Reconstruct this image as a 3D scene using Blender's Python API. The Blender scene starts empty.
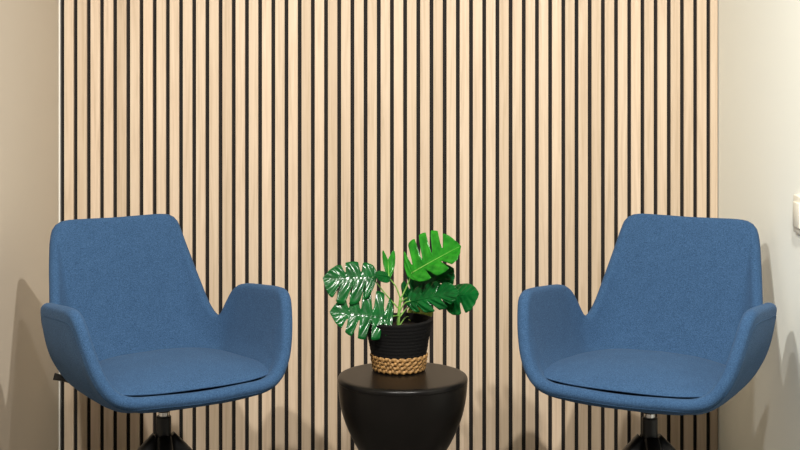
import bpy, bmesh, math, random
from mathutils import Vector, Matrix, noise
random.seed(7)
S = bpy.context.scene
C = S.collection
PI = math.pi

# ------------------------------------------------------------------ helpers
def link(name, me, mat=None, parent=None, smooth=True):
    o = bpy.data.objects.new(name, me)
    C.objects.link(o)
    if mat is not None:
        for m in (mat if isinstance(mat, (list, tuple)) else [mat]):
            me.materials.append(m)
    if parent is not None:
        o.parent = parent
    if smooth:
        for p in me.polygons:
            p.use_smooth = True
    return o

def from_data(name, verts, faces, mat=None, parent=None, smooth=True):
    me = bpy.data.meshes.new(name)
    me.from_pydata([tuple(v) for v in verts], [], faces)
    me.update()
    bm = bmesh.new(); bm.from_mesh(me)
    bmesh.ops.recalc_face_normals(bm, faces=bm.faces)
    bm.to_mesh(me); bm.free()
    return link(name, me, mat, parent, smooth)

def from_bm(name, bm, mat=None, parent=None, smooth=True):
    me = bpy.data.meshes.new(name)
    bmesh.ops.recalc_face_normals(bm, faces=bm.faces)
    bm.to_mesh(me); bm.free()
    return link(name, me, mat, parent, smooth)

def add_box(bm, lo, hi, bevel=0.0, seg=2):
    r = bmesh.ops.create_cube(bm, size=1.0)
    vs = r['verts']
    for v in vs:
        v.co = Vector([lo[i] + (v.co[i] + .5) * (hi[i] - lo[i]) for i in range(3)])
    if bevel > 0:
        es = list({e for v in vs for e in v.link_edges})
        bmesh.ops.bevel(bm, geom=es, offset=bevel, segments=seg, affect='EDGES', profile=.5)

def lathe(name, prof, mat, parent=None, n=96, cap=True):
    """prof: list of (r, z)"""
    verts, faces = [], []
    for r, z in prof:
        for i in range(n):
            a = 2 * PI * i / n
            verts.append((r * math.cos(a), r * math.sin(a), z))
    for k in range(len(prof) - 1):
        for i in range(n):
            j = (i + 1) % n
            faces.append((k*n+i, k*n+j, (k+1)*n+j, (k+1)*n+i))
    if cap:
        faces.append(tuple(range(n)))
        faces.append(tuple((len(prof)-1)*n + i for i in range(n)))
    o = from_data(name, verts, faces, mat, parent)
    o.data.set_sharp_from_angle(angle=math.radians(38))
    return o

def crom(pts, n_total, closed=False):
    """Catmull-Rom through points (tuples of any length), dense, resampled evenly in 3-D arc length of first 3 coords."""
    m = len(pts)
    dense = []
    segs = m if closed else m - 1
    for i in range(segs):
        if closed:
            p = [pts[(i+k-1) % m] for k in range(4)]
        else:
            p = [pts[max(0, i-1)], pts[i], pts[i+1], pts[min(m-1, i+2)]]
        for q in range(40):
            t = q / 40
            dense.append(tuple(.5*((2*b)+(-a+c)*t+(2*a-5*b+4*c-d)*t*t+(-a+3*b-3*c+d)*t**3) for a, b, c, d in zip(*p)))
    dense.append(tuple(pts[0] if closed else pts[-1]))
    acc = [0.0]
    for a, b in zip(dense, dense[1:]):
        acc.append(acc[-1] + math.dist(a[:3], b[:3]))
    out, j = [], 0
    cnt = n_total if closed else n_total - 1
    for i in range(n_total):
        s = acc[-1] * i / cnt
        while j < len(acc) - 2 and acc[j+1] < s: j += 1
        w = (s - acc[j]) / max(1e-12, acc[j+1] - acc[j])
        out.append(tuple(a + (b-a)*w for a, b in zip(dense[j], dense[j+1])))
    return out

def tube(name, path, rad, mat, parent=None, n=10, closed=False):
    """path: list of Vector, rad: float or list"""
    path = [Vector(p) for p in path]
    m = len(path)
    rad = rad if isinstance(rad, (list, tuple)) else [rad]*m
    verts, faces = [], []
    nrm = None
    for i, p in enumerate(path):
        if closed:
            t = path[(i+1) % m] - path[i-1]
        else:
            t = path[min(m-1, i+1)] - path[max(0, i-1)]
        t.normalize()
        if nrm is None:
            nrm = t.orthogonal().normalized()
        else:
            nrm = (nrm - t * nrm.dot(t)).normalized()
        b = t.cross(nrm)
        for k in range(n):
            a = 2*PI*k/n
            verts.append(p + (nrm*math.cos(a) + b*math.sin(a))*rad[i])
    for i in range(m if closed else m-1):
        i2 = (i+1) % m
        for k in range(n):
            k2 = (k+1) % n
            faces.append((i*n+k, i*n+k2, i2*n+k2, i2*n+k))
    if not closed:
        faces.append(tuple(range(n))); faces.append(tuple((m-1)*n+k for k in range(n)))
    return from_data(name, verts, faces, mat, parent)

def empty(name, loc, rz=0.0, label=None, cat=None, group=None):
    o = bpy.data.objects.new(name, None); C.objects.link(o)
    o.empty_display_size = .1
    o.location = loc; o.rotation_euler = (0, 0, rz)
    if label: o['label'] = label
    if cat: o['category'] = cat
    if group: o['group'] = group
    return o

def copy_tree(o, parent=None):
    c = o.copy(); C.objects.link(c)
    if parent is not None: c.parent = parent
    for ch in [x for x in C.objects if x.parent == o]:
        copy_tree(ch, c)
    return c

def srgb(r, g, b):
    f = lambda v: (v/12.92 if v <= .04045 else ((v+.055)/1.055)**2.4)
    return (f(r/255), f(g/255), f(b/255), 1)

# ------------------------------------------------------------------ materials
def mat_new(name, col, rough=.6, metal=0.0, spec=.5):
    m = bpy.data.materials.new(name); m.use_nodes = True
    b = m.node_tree.nodes['Principled BSDF']
    b.inputs['Base Color'].default_value = col
    b.inputs['Roughness'].default_value = rough
    b.inputs['Metallic'].default_value = metal
    b.inputs['Specular IOR Level'].default_value = spec
    return m, m.node_tree, b

def N(nt, typ, **kw):
    n = nt.nodes.new(typ)
    for k, v in kw.items(): setattr(n, k, v)
    return n

def ramp(nt, fac, stops):
    r = N(nt, 'ShaderNodeValToRGB')
    while len(r.color_ramp.elements) < len(stops): r.color_ramp.elements.new(.5)
    for e, (p, c) in zip(r.color_ramp.elements, stops):
        e.position = p; e.color = c
    nt.links.new(fac, r.inputs[0])
    return r.outputs[0]

def mat_paint(name, col, bump=.02):
    m, nt, b = mat_new(name, col, .75, 0, .25)
    tc = N(nt, 'ShaderNodeTexCoord')
    n = N(nt, 'ShaderNodeTexNoise'); n.inputs['Scale'].default_value = 180; n.inputs['Detail'].default_value = 3
    nt.links.new(tc.outputs['Object'], n.inputs['Vector'])
    bp = N(nt, 'ShaderNodeBump'); bp.inputs['Strength'].default_value = bump; bp.inputs['Distance'].default_value = .002
    nt.links.new(n.outputs['Fac'], bp.inputs['Height']); nt.links.new(bp.outputs[0], b.inputs['Normal'])
    return m

def mat_oak():
    m, nt, b = mat_new('oak_veneer', (1,1,1,1), .55, 0, .3)
    tc = N(nt, 'ShaderNodeTexCoord')
    sep = N(nt, 'ShaderNodeSeparateXYZ'); nt.links.new(tc.outputs['Object'], sep.inputs[0])
    # one random number per slat (period 40 mm)
    dv = N(nt, 'ShaderNodeMath', operation='DIVIDE'); nt.links.new(sep.outputs['X'], dv.inputs[0]); dv.inputs[1].default_value = .04
    ofs = N(nt, 'ShaderNodeMath', operation='ADD'); nt.links.new(dv.outputs[0], ofs.inputs[0]); ofs.inputs[1].default_value = 25.735
    fl = N(nt, 'ShaderNodeMath', operation='FLOOR'); nt.links.new(ofs.outputs[0], fl.inputs[0])
    wn = N(nt, 'ShaderNodeTexWhiteNoise', noise_dimensions='1D'); nt.links.new(fl.outputs[0], wn.inputs['W'])
    mul = N(nt, 'ShaderNodeMath', operation='MULTIPLY'); nt.links.new(fl.outputs[0], mul.inputs[0]); mul.inputs[1].default_value = 3.71
    comb = N(nt, 'ShaderNodeCombineXYZ')
    gx = N(nt, 'ShaderNodeMath', operation='MULTIPLY'); nt.links.new(sep.outputs['X'], gx.inputs[0]); gx.inputs[1].default_value = 90
    gz = N(nt, 'ShaderNodeMath', operation='MULTIPLY'); nt.links.new(sep.outputs['Z'], gz.inputs[0]); gz.inputs[1].default_value = 3.2
    ga = N(nt, 'ShaderNodeMath', operation='ADD'); nt.links.new(gz.outputs[0], ga.inputs[0]); nt.links.new(mul.outputs[0], ga.inputs[1])
    nt.links.new(gx.outputs[0], comb.inputs[0]); nt.links.new(ga.outputs[0], comb.inputs[2]); nt.links.new(mul.outputs[0], comb.inputs[1])
    n1 = N(nt, 'ShaderNodeTexNoise'); n1.inputs['Scale'].default_value = 1.0; n1.inputs['Detail'].default_value = 5; n1.inputs['Distortion'].default_value = .9
    nt.links.new(comb.outputs[0], n1.inputs['Vector'])
    grain = ramp(nt, n1.outputs['Fac'], [(.25, srgb(190,170,146)), (.5, srgb(206,187,164)), (.8, srgb(215,198,177))])
    tone = ramp(nt, wn.outputs['Value'], [(0, (.88,.85,.80,1)), (.5, (1,.985,.96,1)), (1, (1.06,1.03,1.0,1))])
    mx = N(nt, 'ShaderNodeMix', data_type='RGBA', blend_type='MULTIPLY'); mx.inputs[0].default_value = 1
    nt.links.new(grain, mx.inputs[6]); nt.links.new(tone, mx.inputs[7])
    nt.links.new(mx.outputs[2], b.inputs['Base Color'])
    bp = N(nt, 'ShaderNodeBump'); bp.inputs['Strength'].default_value = .06; bp.inputs['Distance'].default_value = .001
    nt.links.new(n1.outputs['Fac'], bp.inputs['Height']); nt.links.new(bp.outputs[0], b.inputs['Normal'])
    return m

def mat_fabric(name, dark, mid, light):
    m, nt, b = mat_new(name, mid, .92, 0, .15)
    b.inputs['Sheen Weight'].default_value = .08; b.inputs['Sheen Roughness'].default_value = .5
    b.inputs['Sheen Tint'].default_value = (.5,.65,.9,1)
    tc = N(nt, 'ShaderNodeTexCoord')
    def nz(scale, sx, sy, sz, det=2):
        mp = N(nt, 'ShaderNodeMapping'); mp.inputs['Scale'].default_value = (sx, sy, sz)
        nt.links.new(tc.outputs['Object'], mp.inputs[0])
        n = N(nt, 'ShaderNodeTexNoise'); n.inputs['Scale'].default_value = scale; n.inputs['Detail'].default_value = det
        nt.links.new(mp.outputs[0], n.inputs['Vector']); return n.outputs['Fac']
    a = nz(1000, 1, .35, .35); c = nz(1000, .3, 1, 1); d = nz(28, 1, 1, 1, 4)
    s = N(nt, 'ShaderNodeMath', operation='ADD'); nt.links.new(a, s.inputs[0]); nt.links.new(c, s.inputs[1])
    s2 = N(nt, 'ShaderNodeMath', operation='MULTIPLY_ADD'); nt.links.new(d, s2.inputs[0]); s2.inputs[1].default_value = .14; nt.links.new(s.outputs[0], s2.inputs[2])
    s3 = N(nt, 'ShaderNodeMath', operation='MULTIPLY'); nt.links.new(s2.outputs[0], s3.inputs[0]); s3.inputs[1].default_value = .467
    col = ramp(nt, s3.outputs[0], [(.34, dark), (.5, mid), (.66, light)])
    nt.links.new(col, b.inputs['Base Color'])
    bp = N(nt, 'ShaderNodeBump'); bp.inputs['Strength'].default_value = .25; bp.inputs['Distance'].default_value = .001
    nt.links.new(s.outputs[0], bp.inputs['Height']); nt.links.new(bp.outputs[0], b.inputs['Normal'])
    return m

def mat_leaf(name, c1, c2, transl):
    m, nt, b = mat_new(name, c1, .5, 0, .06); b.inputs['Coat Weight'].default_value = .38; b.inputs['Coat Roughness'].default_value = .15
    tc = N(nt, 'ShaderNodeTexCoord')
    n = N(nt, 'ShaderNodeTexNoise'); n.inputs['Scale'].default_value = 45; n.inputs['Detail'].default_value = 3
    nt.links.new(tc.outputs['Object'], n.inputs['Vector'])
    col = ramp(nt, n.outputs['Fac'], [(.3, c1), (.7, c2)])
    nt.links.new(col, b.inputs['Base Color'])
    bp = N(nt, 'ShaderNodeBump'); bp.inputs['Strength'].default_value = .18; bp.inputs['Distance'].default_value = .003
    nt.links.new(n.outputs['Fac'], bp.inputs['Height']); nt.links.new(bp.outputs[0], b.inputs['Normal'])
    tr = N(nt, 'ShaderNodeBsdfTranslucent'); nt.links.new(col, tr.inputs['Color'])
    mx = N(nt, 'ShaderNodeMixShader'); mx.inputs[0].default_value = transl
    out = nt.nodes['Material Output']
    nt.links.new(b.outputs[0], mx.inputs[1]); nt.links.new(tr.outputs[0], mx.inputs[2]); nt.links.new(mx.outputs[0], out.inputs['Surface'])
    return m

def mat_noise(name, c1, c2, scale, rough, bump=.2, spec=.4, stretch=(1,1,1)):
    m, nt, b = mat_new(name, c1, rough, 0, spec)
    tc = N(nt, 'ShaderNodeTexCoord')
    mp = N(nt, 'ShaderNodeMapping'); mp.inputs['Scale'].default_value = stretch
    nt.links.new(tc.outputs['Object'], mp.inputs[0])
    n = N(nt, 'ShaderNodeTexNoise'); n.inputs['Scale'].default_value = scale; n.inputs['Detail'].default_value = 4
    nt.links.new(mp.outputs[0], n.inputs['Vector'])
    nt.links.new(ramp(nt, n.outputs['Fac'], [(.3, c1), (.7, c2)]), b.inputs['Base Color'])
    bp = N(nt, 'ShaderNodeBump'); bp.inputs['Strength'].default_value = bump; bp.inputs['Distance'].default_value = .001
    nt.links.new(n.outputs['Fac'], bp.inputs['Height']); nt.links.new(bp.outputs[0], b.inputs['Normal'])
    return m

M_oak = mat_oak()
M_felt = mat_noise('black_felt', srgb(36,34,33), srgb(48,45,43), 500, .95, .3, .1)
M_seam = mat_new('black_seam', srgb(16,15,15), .9)[0]
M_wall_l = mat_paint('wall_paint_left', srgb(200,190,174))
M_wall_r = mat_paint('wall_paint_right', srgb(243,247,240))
M_white = mat_new('white_plastic', srgb(232,230,222), .4)[0]
M_cream = mat_new('cream_plastic', srgb(228,226,212), .5)[0]
M_ceil = mat_paint('ceiling_paint', srgb(225,222,215))
M_floor = mat_noise('grey_carpet', srgb(96,92,86), srgb(120,114,106), 300, .95, .4, .1)
M_fab = mat_fabric('blue_wool', srgb(32,55,81), srgb(47,75,107), srgb(67,98,132))
M_black = mat_new('black_coated_metal', srgb(14,13,13), .4, 0, .4)[0]
M_plast = mat_new('black_plastic', srgb(18,18,18), .5)[0]
M_chrome = mat_new('chrome', srgb(215,215,215), .18, 1)[0]
M_table = mat_noise('black_satin_metal', srgb(12,11,10), srgb(17,15,14), 14, .30, .02, .22)
M_rope = mat_noise('black_rope', srgb(6,6,6), srgb(13,12,12), 260, .85, .5, .2)
M_straw = mat_noise('straw', srgb(98,70,36), srgb(182,140,84), 120, .6, .5, .4, (1,1,2))
M_soil = mat_noise('soil', srgb(24,20,17), srgb(44,36,30), 200, .95, .8, .1)
M_leaf_d = mat_leaf('leaf_dark_green', srgb(3,66,24), srgb(9,92,36), .10)
M_leaf_b = mat_leaf('leaf_bright_green', srgb(20,108,22), srgb(48,146,36), .18)
M_leaf_o = mat_leaf('leaf_olive_green', srgb(96,112,30), srgb(128,140,48), .2)
M_stem = mat_noise('stem_green', srgb(98,150,60), srgb(140,184,92), 90, .4, .1)

# ------------------------------------------------------------------ room shell
XL, XR = -1.0335, .9655
ZC = 2.5
def struct(name, lo, hi, mat, parent=None, bevel=0):
    bm = bmesh.new(); add_box(bm, lo, hi, bevel)
    o = from_bm(name, bm, mat, parent, smooth=False)
    o['kind'] = 'structure'
    return o
YF = -1.75                                     # the niche's side walls end here; beyond is the open office
struct('floor', (-3.2, -5.6, -.1), (3.2, .14, 0), M_floor)
struct('ceiling', (-3.2, -5.6, ZC), (3.2, .14, ZC+.1), M_ceil)
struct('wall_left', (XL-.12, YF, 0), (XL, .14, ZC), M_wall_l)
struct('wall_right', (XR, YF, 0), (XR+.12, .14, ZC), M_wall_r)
wb = struct('wall_back', (XL, .022, 0), (XR, .14, ZC), M_wall_l)

# slatted oak panelling: black felt with 28 mm oak slats every 40 mm
P, GAP, X0 = .03996, .0119, -1.0294
verts, faces, mi = [], [], []
def box_into(lo, hi, m):
    b = len(verts)
    for x in (lo[0], hi[0]):
        for y in (lo[1], hi[1]):
            for z in (lo[2], hi[2]):
                verts.append((x, y, z))
    for f in ((0,1,3,2),(4,6,7,5),(0,4,5,1),(2,3,7,6),(0,2,6,4),(1,5,7,3)):
        faces.append(tuple(b+i for i in f)); mi.append(m)
box_into((X0, .0105, .004), (XR-.0015, .022, ZC-.004), 1)
seams = (9, 24, 39)
i = 0
while True:
    a = X0 + i*P + GAP
    if a > XR - .01: break
    box_into((a, 0, .004), (min(a + P - GAP, XR-.003), .0106, ZC-.004), 0)
    if i in seams:                              # butt joint between two panels: a darker line down the groove
        box_into((a-GAP+.001, .0095, .004), (a-.001, .0104, ZC-.004), 2)
    i += 1
me = bpy.data.meshes.new('slat_cladding')
me.from_pydata(verts, [], faces)
for p, m in zip(me.polygons, mi): p.material_index = m
sl = link('slat_cladding', me, [M_oak, M_felt, M_seam], wb, smooth=False)
bmx = bmesh.new(); bmx.from_mesh(me); bmesh.ops.recalc_face_normals(bmx, faces=bmx.faces); bmx.to_mesh(me); bmx.free()
sl['kind'] = 'structure'
struct('trim_1', (XL+.0002, -.003, .004), (X0-.0004, .0218, ZC-.004), M_white)

# wall switch at the right edge of the frame
sw = empty('wall_switch', (XR, -.868, .868), 0, 'small white square switch plate on the pale right wall at the edge of the photo', 'switch')
bm = bmesh.new(); add_box(bm, (-.009, -.041, -.046), (0, .041, .046), .003); from_bm('cover_plate', bm, M_cream, sw)
bm = bmesh.new(); add_box(bm, (-.014, -.028, -.031), (-.0085, .028, .031), .0025); from_bm('rocker', bm, M_cream, sw)

# ------------------------------------------------------------------ chair
T = .0145                                       # half thickness of the padded shell
# half rim, from the top middle of the back round to the front middle: rim R, control C, floor B (chair faces -y)
K = [
 # R                     C                      B
 ((0,    .322, .812), (0,   .232, .500), (0,   .165, .448)),
 ((.07,  .322, .813), (.07, .232, .500), (.06, .165, .448)),
 ((.130, .321, .813), (.11, .230, .500), (.100,.160, .448)),
 ((.155, .319, .805), (.135,.228, .500), (.118,.155, .448)),
 ((.166, .312, .782), (.150,.225, .500), (.130,.148, .448)),
 ((.177, .285, .727), (.168,.215, .500), (.145,.135, .448)),
 ((.190, .243, .655), (.185,.195, .495), (.152,.120, .448)),
 ((.202, .202, .592), (.200,.170, .487), (.158,.100, .448)),
 ((.214, .168, .561), (.212,.145, .484), (.162,.085, .448)),
 ((.229, .146, .567), (.223,.125, .482), (.165,.070, .448)),
 ((.243, .132, .604), (.233,.105, .480), (.167,.050, .448)),
 ((.253, .116, .633), (.238,.085, .480), (.168,.030, .448)),
 ((.260, .084, .648), (.241,.065, .480), (.168,.010, .448)),
 ((.265, .000, .657), (.243,-.010,.478), (.168,-.040,.448)),
 ((.266,-.090, .664), (.243,-.085,.478), (.167,-.100,.448)),
 ((.264,-.126, .659), (.241,-.120,.478), (.165,-.130,.449)),
 ((.259,-.146, .634), (.236,-.146,.478), (.162,-.148,.450)),
 ((.249,-.168, .585), (.228,-.168,.476), (.158,-.160,.451)),
 ((.233,-.188, .532), (.214,-.184,.474), (.150,-.170,.452)),
 ((.206,-.205, .489), (.190,-.200,.470), (.138,-.178,.453)),
 ((.168,-.216, .4725), (.152,-.205,.460), (.118,-.177,.450)),
 ((.098,-.219, .4675), (.090,-.207,.454), (.070,-.179,.448)),
 ((0,   -.217, .4635), (0,   -.206,.452), (0,   -.178,.448)),
]
def rim_loop():
    half = [r+c+b for r, c, b in K]
    mirror = [(-h[0],)+h[1:3]+(-h[3],)+h[4:6]+(-h[6],)+h[7:9] for h in half[1:-1]]
    full = half + mirror[::-1]
    return crom(full, 220, closed=True)
def shell_surface():
    L = rim_loop()
    n = len(L)
    rows = []
    SB = 22
    for q in range(SB+1):                       # rim (q=0) down to floor loop
        t = q / SB
        rows.append([tuple(r*(1-t)**2 + 2*c*t*(1-t) + b*t*t for r, c, b in zip(l[0:3], l[3:6], l[6:9])) for l in L])
    for q in range(1, 7):                       # floor loop in to the middle
        t = q / 7
        rows.append([(l[6]*(1-t), l[7]*(1-t) - .02*t, l[8] - .006*t) for l in L])
    return rows, n
ROWS, NR = shell_surface()

def build_shell(parent):
    m = len(ROWS)
    g = [[Vector(p) for p in r] for r in ROWS]
    # soften the crease rows a little (not the rim)
    for _ in range(2):
        g2 = [r[:] for r in g]
        for a in range(1, m-1):
            for i in range(NR):
                g2[a][i] = g[a][i]*.5 + (g[a-1][i]+g[a+1][i]+g[a][i-1]+g[a][(i+1)%NR])*.125
        g = g2
    nm = []
    for a in range(m):
        row = []
        for i in range(NR):
            du = g[a][(i+1)%NR] - g[a][i-1]
            dv = g[min(m-1,a+1)][i] - g[max(0,a-1)][i]
            v = du.cross(dv)
            row.append(v.normalized() if v.length > 1e-12 else Vector((0,0,1)))
        nm.append(row)
    ctr = Vector((0, 0, .6))
    if nm[8][0].dot(ctr - g[8][0]) < 0:
        nm = [[-v for v in r] for r in nm]
    verts, faces = [], []
    def layer(f):
        b = len(verts)
        for a in range(m):
            for i in range(NR):
                verts.append(f(a, i))
        return b
    def thick(a):                               # a little slimmer at the rim than in the padding
        return T * (1 + .12*math.sin(min(1, a/10)*PI))
    bi = layer(lambda a, i: g[a][i] + nm[a][i]*thick(a))
    bo = layer(lambda a, i: g[a][i] - nm[a][i]*thick(a))
    for b in (bi, bo):
        for a in range(m-1):
            for i in range(NR):
                j = (i+1) % NR
                faces.append((b+a*NR+i, b+a*NR+j, b+(a+1)*NR+j, b+(a+1)*NR+i))
        faces.append(tuple(b+(m-1)*NR+i for i in range(NR)))
    # rounded rim
    prev = bi
    H = 8
    for h in range(1, H):
        th = PI*h/H
        b = len(verts)
        for i in range(NR):
            out = g[0][i] - g[1][i]
            tan = (g[0][(i+1)%NR] - g[0][i-1]).normalized()
            out = (out - nm[0][i]*out.dot(nm[0][i])); out = (out - tan*out.dot(tan)).normalized()
            verts.append(g[0][i] + nm[0][i]*T*math.cos(th) + out*T*.9*math.sin(th))
        for i in range(NR):
            j = (i+1) % NR
            faces.append((prev+i, prev+j, b+j, b+i))
        prev = b
    for i in range(NR):
        j = (i+1) % NR
        faces.append((prev+i, prev+j, bo+j, bo+i))
    sh = from_data('seat_shell', verts, faces, M_fab, parent)
    # sewn edge seam: a thin raised cord on the outer corner of the rim
    path = []
    for i in range(NR):
        path.append(g[1][i] - nm[1][i]*T*1.0)
    tube('piping', path, .0013, M_fab, sh, 6, closed=True)
    return sh

def build_cushion(parent):
    half = [(0,.168),(.07,.166),(.135,.150),(.172,.105),(.196,.04),(.212,-.04),(.224,-.105),(.224,-.150),(.200,-.186),(.135,-.207),(.06,-.213),(0,-.214)]
    full = half + [(-x, y) for x, y in half[1:-1]][::-1]
    O = crom([(x, y, 0) for x, y in full], 120, closed=True)
    n = len(O)
    verts, faces = [], []
    RI = 20
    def ztop(x, y):
        z = .524 - .50*max(0, -y-.03)**2 - .010*(x/.2)**2 + .003*math.exp(-((y-.02)/.06)**2) - 1.6*max(0, y-.02)**2
        z += .0015*noise.noise(Vector((x*14, y*14, 3)))
        return z
    def zbot(x, y): return .4705 + .013*(abs(x)/.2)**3 + .004*max(0, -y-.1)/.1
    ring_ids = []
    for side in (1, -1):
        for q in range(RI+1):
            rho = math.sin(q/RI*PI/2)
            if side == -1 and q == RI: break
            ids = []
            for (x, y, _z) in O:
                px, py = x*rho, (y+.02)*rho - .02
                e = (1 - rho**3.4)**.55 if rho < 1 else 0
                zt, zb = ztop(px, py), zbot(px, py)
                mid = zb + (zt-zb)*.28
                z = mid + (zt-mid)*e if side == 1 else mid - (mid-zb)*e
                ids.append(len(verts)); verts.append((px, py, z))
            ring_ids.append((side, q, ids))
    top = [r[2] for r in ring_ids if r[0] == 1]
    bot = [r[2] for r in ring_ids if r[0] == -1] + [top[-1]]
    for rings in (top, bot):
        for a, b in zip(rings[:-1], rings[1:]):
            if a is rings[0]:
                pass
            for i in range(n):
                j = (i+1) % n
                faces.append((a[i], a[j], b[j], b[i]))
    me_o = from_data('seat_cushion', verts, faces, M_fab, parent)
    bm = bmesh.new(); bm.from_mesh(me_o.data)
    bmesh.ops.remove_doubles(bm, verts=bm.verts, dist=1e-6)
    bmesh.ops.recalc_face_normals(bm, faces=bm.faces)
    bm.to_mesh(me_o.data); bm.free()
    # sewn cord round the cushion's lower edge
    tube('piping', [Vector((x*1.0, (y+.02)-.02, zbot(x, y)+(ztop(x, y)-zbot(x, y))*.28)) for x, y, _z in O], .0018, M_fab, me_o, 6, closed=True)
    return me_o

def build_leg(parent, ang):
    """one blade of the four-star pyramid foot"""
    prof = [(.010, .312, .019, .056), (.04, .281, .020, .056), (.11, .206, .020, .048), (.20, .118, .018, .040), (.28, .048, .016, .032), (.318, .022, .014, .024), (.330, .014, .012, .020)]
    verts, faces = [], []
    nseg = 12
    c, s = math.cos(ang), math.sin(ang)
    for r, z, hw, hh in prof:
        for k in range(nseg):
            a = 2*PI*k/nseg
            ca, sa = math.cos(a), math.sin(a)
            y = hw * math.copysign(abs(ca)**.5, ca)
            dz = hh*.5 * math.copysign(abs(sa)**.5, sa)
            x = r + dz*.6; zz = max(.006, z + dz*.7)
            verts.append((c*x - s*y, s*x + c*y, zz))
    m = len(prof)
    for a in range(m-1):
        for k in range(nseg):
            j = (k+1) % nseg
            faces.append((a*nseg+k, a*nseg+j, (a+1)*nseg+j, (a+1)*nseg+k))
    faces.append(tuple(range(nseg))); faces.append(tuple((m-1)*nseg+k for k in range(nseg)))
    leg = from_data('leg', verts, faces, M_black, parent)
    g = lathe('glide', [(.013, 0), (.014, .004), (.012, .010)], M_plast, leg, 20)
    g.location = (c*.325, s*.325, 0)
    return leg

def build_chair():
    root = empty('swivel_armchair', (0,0,0))
    build_shell(root)
    build_cushion(root)
    lathe('mounting_plate', [(.02,.412),(.085,.416),(.095,.424),(.095,.436),(.02,.44)], M_plast, root, 40)
    lathe('column_cap', [(.0155,.384),(.0165,.386),(.0165,.412),(.0155,.414)], M_plast, root, 32)
    lathe('column', [(.0125,.34),(.0125,.40)], M_chrome, root, 32)
    lathe('hub', [(.010,.3735),(.0165,.3735),(.0185,.371),(.0185,.335),(.020,.318),(.026,.300),(.036,.27),(.03,.25)], M_black, root, 40)
    return root

def feet(root, off):
    for k in range(4): build_leg(root, off + k*PI/2)

GRP = 'blue swivel armchairs either side of the table'
proto = build_chair()
proto.location = (-.576, -.822, 0); proto.rotation_euler.z = math.radians(32.4)
proto['label'] = 'blue fabric armchair by the left wall, turned right towards the black table'
proto['category'] = 'armchair'; proto['group'] = GRP
ch2 = copy_tree(proto)
ch2.location = (.606, -.837, 0); ch2.rotation_euler.z = math.radians(-28.5); ch2.scale = (1.034, 1.022, 1.001)
ch2['label'] = 'blue fabric armchair by the right wall, turned left towards the black table'
feet(proto, math.radians(16-32.4))
feet(ch2, math.radians(3+28.5))
# adjustment knob that pokes out under the left chair's near arm
kb = tube('adjustment_lever', [(-.10,.10,.432),(-.150,.118,.442),(-.204,.142,.462),(-.224,.150,.468)], [.006,.006,.007,.009], M_plast, proto, 10)

# ------------------------------------------------------------------ side table
tb = empty('side_table', (.0065, -.785, 0), 0, 'round black metal drum side table between the two blue armchairs', 'side table')
prof = [(.0,.0),(.128,.0),(.134,.004),(.135,.012),(.128,.03),(.108,.07),(.088,.115),(.078,.16),(.079,.20),(.087,.238),(.100,.272),(.1165,.303),(.132,.335),(.1445,.367),(.153,.40),(.1575,.43),(.1595,.450)]
prof2 = crom([(r, 0, z) for r, z in prof[3:]], 46)
prof2 = [(p[0]*(1+.03*min(1,(.46-p[2])/.15)), 0, p[2]) for p in prof2]
body = [(r, z) for r, z in prof[:3]] + [(p[0], p[2]) for p in prof2]
lathe('pedestal', body[1:], M_table, tb, 128)
TZ = .464
lathe('tabletop', [(.1592,.4498),(.1597,.4505),(.1603,.4535),(.1598,.4580),(.1575,.4620),(.1535,TZ-.0003),(.145,TZ),(.001,TZ)], M_table, tb, 128)

# ------------------------------------------------------------------ potted plant
PX, PY = -.0025, -.727
pot = empty('potted_monstera', (PX, PY, TZ), 0, 'green monstera plant in a black and straw woven basket on the side table', 'potted plant')
def band(z, table):
    for (z0, r0), (z1, r1) in zip(table, table[1:]):
        if z <= z1: return r0 + (r1-r0)*(z-z0)/(z1-z0)
    return table[-1][1]
PT = [(0,.0595),(.006,.0635),(.041,.0695),(.08,.0765),(.128,.0885)]
# black coiled-rope body
prof = []
RZ = 10
for k in range(RZ):
    z0 = .040 + (.126-.040)*k/RZ; dz = (.126-.040)/RZ
    for q in range(6):
        z = z0 + dz*q/6
        prof.append((band(z, PT) - .0007 + .0007*math.sin(PI*(q+.001)/6), z))
prof += [(.0820,.1262),(.0800,.1275),(.0775,.1262),(.0755,.120),(.071,.095)]
pb = lathe('basket', [(.05,.03)] + prof, M_rope, pot, 96)
# stitched rows: small bumps round the body
me = pb.data
for v in me.vertices:
    a = math.atan2(v.co.y, v.co.x); r = math.hypot(v.co.x, v.co.y)
    if r > .07:
        k = int((v.co.z-.04)/.0086)
        d = .0006*math.sin(a*44 + k*2.1)
        v.co.x *= 1 + d/r; v.co.y *= 1 + d/r
    if v.co.z > .10: v.co.z += .05*(v.co.z-.10)*(v.co.x/.08) * 2
    v.co.x -= .025*max(0, v.co.z-.03)
# straw braids: each row two twisted strands with plump bumps
def braid(z, r, ph, parent):
    verts, faces = [], []
    n, k = 480, 10
    for i in range(n):
        a = 2*PI*i/n
        tw = a*24 + ph
        for j in range(k):
            b = 2*PI*j/k
            lump = .0054 + .0015*math.cos(2*(b - tw*.5)) + .0006*math.sin(tw*2+b)
            rr = r - .0035 + lump*math.cos(b)
            verts.append((rr*math.cos(a), rr*math.sin(a), z + lump*1.12*math.sin(b)))
    for i in range(n):
        i2 = (i+1) % n
        for j in range(k):
            j2 = (j+1) % k
            if i2 == 0:
                # the twist closes on itself with 17 half turns
                pass
            faces.append((i*k+j, i*k+j2, i2*k+j2, i2*k+j))
    return verts, faces
verts, faces = [], []
for q, z in enumerate((.0083, .0180, .0277, .0374)):
    v, f = braid(z, band(z, PT) + .0008, q*1.9, None)
    b = len(verts); verts += v; faces += [tuple(b+i for i in ff) for ff in f]
n = 64; b = len(verts)
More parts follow.
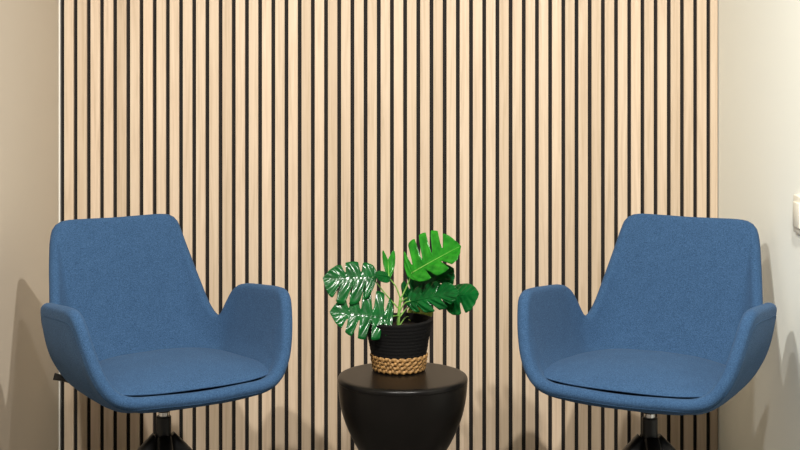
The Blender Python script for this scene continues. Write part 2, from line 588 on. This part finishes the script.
for rr, zz in ((.060,.04),(.0575,.0015)):
    for i in range(n): verts.append((rr*math.cos(2*PI*i/n), rr*math.sin(2*PI*i/n), zz))
for i in range(n): faces.append((b+i, b+(i+1)%n, b+n+(i+1)%n, b+n+i))
faces.append(tuple(b+n+i for i in range(n)))
from_data('straw_band', verts, faces, M_straw, pot)
lathe('soil', [(.0715,.098),(.0735,.106),(.03,.109),(.001,.110)], M_soil, pot, 48)

F, CX, HY, CH = 1386.0, 400.0, 52.0, 1.26
def at(px, py, d):
    """photo measurement + distance from the camera -> point in the plant's own space"""
    return Vector(((px-CX)/F*d - PX, d-4.2 - PY, CH-(py-HY)/F*d - TZ))

def prof_w(u, solid):
    tab = [(-.14,.0),(-.12,.30),(-.06,.56),(0,.74),(.12,.93),(.28,1.0),(.48,.95),(.66,.74),(.82,.46),(.93,.20),(1.0,.0)]
    for (u0, w0), (u1, w1) in zip(tab, tab[1:]):
        if u <= u1: return w0 + (w1-w0)*(u-u0)/(u1-u0)
    return 0
def leaf(name, base, tip, sa, sb, mat, cuts=(), cutsb=None, skew=.34, droop=.06, ripple=1.0, cupping=.12, seed=0):
    """base/tip in plant space; sa/sb = displacement of each half's edge at its widest"""
    ax = tip - base; L = ax.length
    nrm = (sa - sb).cross(ax).normalized()
    if nrm.z < 0 and abs(nrm.z) > .2: nrm = -nrm
    elif abs(nrm.z) <= .2 and nrm.y > 0: nrm = -nrm
    rows, colsn = 72, 9
    verts, faces = [], []
    for s, (sv, ct) in enumerate(((sa, cuts), (sb, cuts if cutsb is None else cutsb))):
        b0 = len(verts)
        for i in range(rows+1):
            u = -.14 + 1.14*i/rows
            w = prof_w(u, 0)
            depth = 0.0
            for (cu, cd, cw) in ct:                      # narrow splits towards the midrib
                x = abs(u-cu)/cw
                if x < 1: depth = max(depth, cd*(1-x**3.0))
            if ct:                                       # round finger ends
                ed = [-.2] + [c[0] for c in ct] + [1.04]
                for e0, e1 in zip(ed, ed[1:]):
                    if e0 <= u <= e1:
                        tt = 2*(u-e0)/(e1-e0) - 1
                        w *= .74 + .26*math.sqrt(max(0, 1-abs(tt)**3.2))
                        break
            w *= (1-depth)
            um = max(u, 0.0)
            for j in range(colsn):
                v = j/(colsn-1)
                p = base + ax*um - nrm*(droop*L*um*um)
                along = (min(u, 0.0)*1.2*v*1.0 + skew*v*w*(.35+.65*min(1,max(0,um)*1.6)))*L*.62
                p = p + ax.normalized()*along + sv*(w*v)
                q = v*w
                p = p - nrm*(cupping*sv.length*q*q) + nrm*(cupping*.5*sv.length*q)
                rp = math.sin((u*6.5 - v*1.0)*2*PI + seed)*.010*L*ripple*math.sin(PI*min(1,q*.9))
                p = p + nrm*rp
                verts.append(p)
        for i in range(rows):
            for j in range(colsn-1):
                a = b0+i*colsn+j
                faces.append((a, a+1, a+colsn+1, a+colsn))
    o = from_data(name, verts, faces, mat, pot)
    bm = bmesh.new(); bm.from_mesh(o.data)
    bmesh.ops.remove_doubles(bm, verts=bm.verts, dist=2e-5)
    bmesh.ops.dissolve_degenerate(bm, edges=bm.edges, dist=1e-6)
    bmesh.ops.recalc_face_normals(bm, faces=bm.faces)
    bm.to_mesh(o.data); bm.free()
    for p in o.data.polygons: p.use_smooth = True
    so = o.modifiers.new('thick', 'SOLIDIFY'); so.thickness = .0011; so.offset = 0
    # midrib
    mr = [base + ax*t - nrm*(droop*L*t*t) + nrm*.0006 for t in [k/14*.97 for k in range(15)]]
    tube('midrib', mr, [.0016*(1-k/16) for k in range(15)], M_stem if mat is M_leaf_b else mat, o, 6)
    return o
def dv(dx, dy, dd, d=3.46):                                # displacement: pixels right, pixels down, metres away
    return Vector((dx/F*d, dd, -dy/F*d))

CUT5 = [(.06,.68,.034),(.26,.72,.036),(.46,.72,.036),(.66,.66,.034)]
CUT4 = [(.10,.60,.03),(.34,.64,.03),(.58,.60,.03)]
CUT3 = [(.22,.60,.032),(.52,.60,.032)]
leaf('leaf', at(412,273,3.475), at(459,245,3.42), dv(-15,-25,.03), dv(6,10,-.055), M_leaf_b, CUT5, CUT3, seed=1)
leaf('leaf', at(409,298,3.52), at(452,268,3.47), dv(-14,-16,.02), dv(11,13,-.03), M_leaf_d, CUT4, CUT4, seed=2)
leaf('leaf', at(410,302,3.47), at(457,291,3.40), dv(-1,-14,.018), dv(4,13,-.016), M_leaf_d, CUT3, CUT4, seed=3, ripple=1.6)
leaf('leaf', at(447,297,3.47), at(478,293,3.42), dv(1,-10,.03), dv(-2,18,-.022), M_leaf_d, (), [(.4,.5,.05)], seed=4)
leaf('leaf', at(409,317,3.55), at(433,311,3.57), dv(-2,-10,.02), dv(3,6,-.02), M_leaf_o, (), [(.5,.5,.08)], seed=5)
leaf('leaf', at(372,277,3.45), at(323,277,3.43), dv(5,-15,.016), dv(-1,25,-.034), M_leaf_d, CUT3, CUT4, seed=6, ripple=.8)
leaf('leaf', at(387,318,3.42), at(330,311,3.40), dv(9,-24,.028), dv(4,22,-.030), M_leaf_d, CUT5, CUT5, seed=7, ripple=.9)
leaf('leaf', at(389,279,3.46), at(388,260,3.47), dv(-6,-8,.012), dv(7,-8,.01), M_leaf_b, (), seed=8, droop=-.05, skew=1.1)
leaf('leaf', at(389,277,3.46), at(375,274,3.43), dv(0,-4,.012), dv(2,6,-.01), M_leaf_d, (), seed=9)
# stem and petioles
def pet(pts, r0, r1):
    c = crom([tuple(p) for p in pts], 16)
    tube('petiole', c, [r0+(r1-r0)*k/15 for k in range(16)], M_stem, pot, 8)
c = crom([tuple(p) for p in (at(398,336,3.485), at(398.5,318,3.485), at(400.5,298,3.48))], 14)
tube('stem', c, [.0048 - .0014*k/13 for k in range(14)], M_stem, pot, 10)
top = at(400.5,299,3.48)
pet([top, at(396,287,3.472), at(388.5,277,3.46)], .0018, .0014)
pet([at(399,309,3.484), at(388,297,3.47), at(372,277,3.45)], .0019, .0015)
pet([at(398.5,316,3.484), at(394,316,3.45), at(387,318,3.42)], .0019, .0015)
pet([top, at(406,288,3.48), at(412,273,3.475)], .0019, .0016)
pet([at(400,303,3.482), at(405,299,3.50), at(410,297,3.52)], .0017, .0015)
pet([at(400,311,3.484), at(405,303,3.475), at(411,301,3.47)], .0017, .0015)
pet([at(399,318,3.486), at(410,306,3.49), at(432,300,3.485), at(447,297,3.47)], .0017, .0014)
pet([at(400,325,3.49), at(405,318,3.53), at(410,316,3.55)], .0016, .0014)

# ------------------------------------------------------------------ light
def spot(name, x, y, power, col, tx, ty, size, blend, rad=.03):
    l = bpy.data.lights.new(name, 'SPOT')
    l.energy = power; l.color = col; l.spot_size = math.radians(size); l.spot_blend = blend
    l.shadow_soft_size = rad
    o = bpy.data.objects.new(name, l); C.objects.link(o)
    o.location = (x, y, ZC-.02)
    d = Vector((tx, ty, 0)) - Vector((x, y, ZC))
    o.rotation_euler = d.to_track_quat('-Z', 'Y').to_euler()
    return o
spot('ceiling_spot', -.62, -2.90, 224, (1, .955, .89), -.45, -.6, 115, .8)
spot('ceiling_spot', .55, -2.66, 242, (1, .955, .89), .40, -.6, 115, .8)
spot('ceiling_spot', -.02, -1.95, 58, (1, .955, .89), 0, -.6, 125, .9)  # added overhead fill, placed to brighten the seat cushions
al = bpy.data.lights.new('front_fill', 'AREA'); al.shape = 'RECTANGLE'; al.size = 1.2; al.size_y = .6
al.energy = 12; al.color = (1, .96, .88)  # added soft frontal fill from behind the camera, not a real fixture
ao = bpy.data.objects.new('front_fill', al); C.objects.link(ao); ao.location = (.25, -4.6, ZC-.02)
ao.rotation_euler = (math.radians(35), 0, 0)

w = bpy.data.worlds.new('office_light'); S.world = w; w.use_nodes = True
w.node_tree.nodes['Background'].inputs[0].default_value = (1, .965, .91, 1)
w.node_tree.nodes['Background'].inputs[1].default_value = .28

# ------------------------------------------------------------------ camera
cd = bpy.data.cameras.new('camera'); co = bpy.data.objects.new('camera', cd); C.objects.link(co)
co.location = (0, -4.2, 1.26); co.rotation_euler = (PI/2, 0, 0)
cd.sensor_width = 36; cd.lens = 1386/800*36; cd.shift_y = -173/800
S.camera = co
S.view_settings.view_transform = 'Standard'; S.view_settings.look = 'None'
S.view_settings.exposure = 0; S.view_settings.gamma = 1; S.view_settings.use_curve_mapping = False
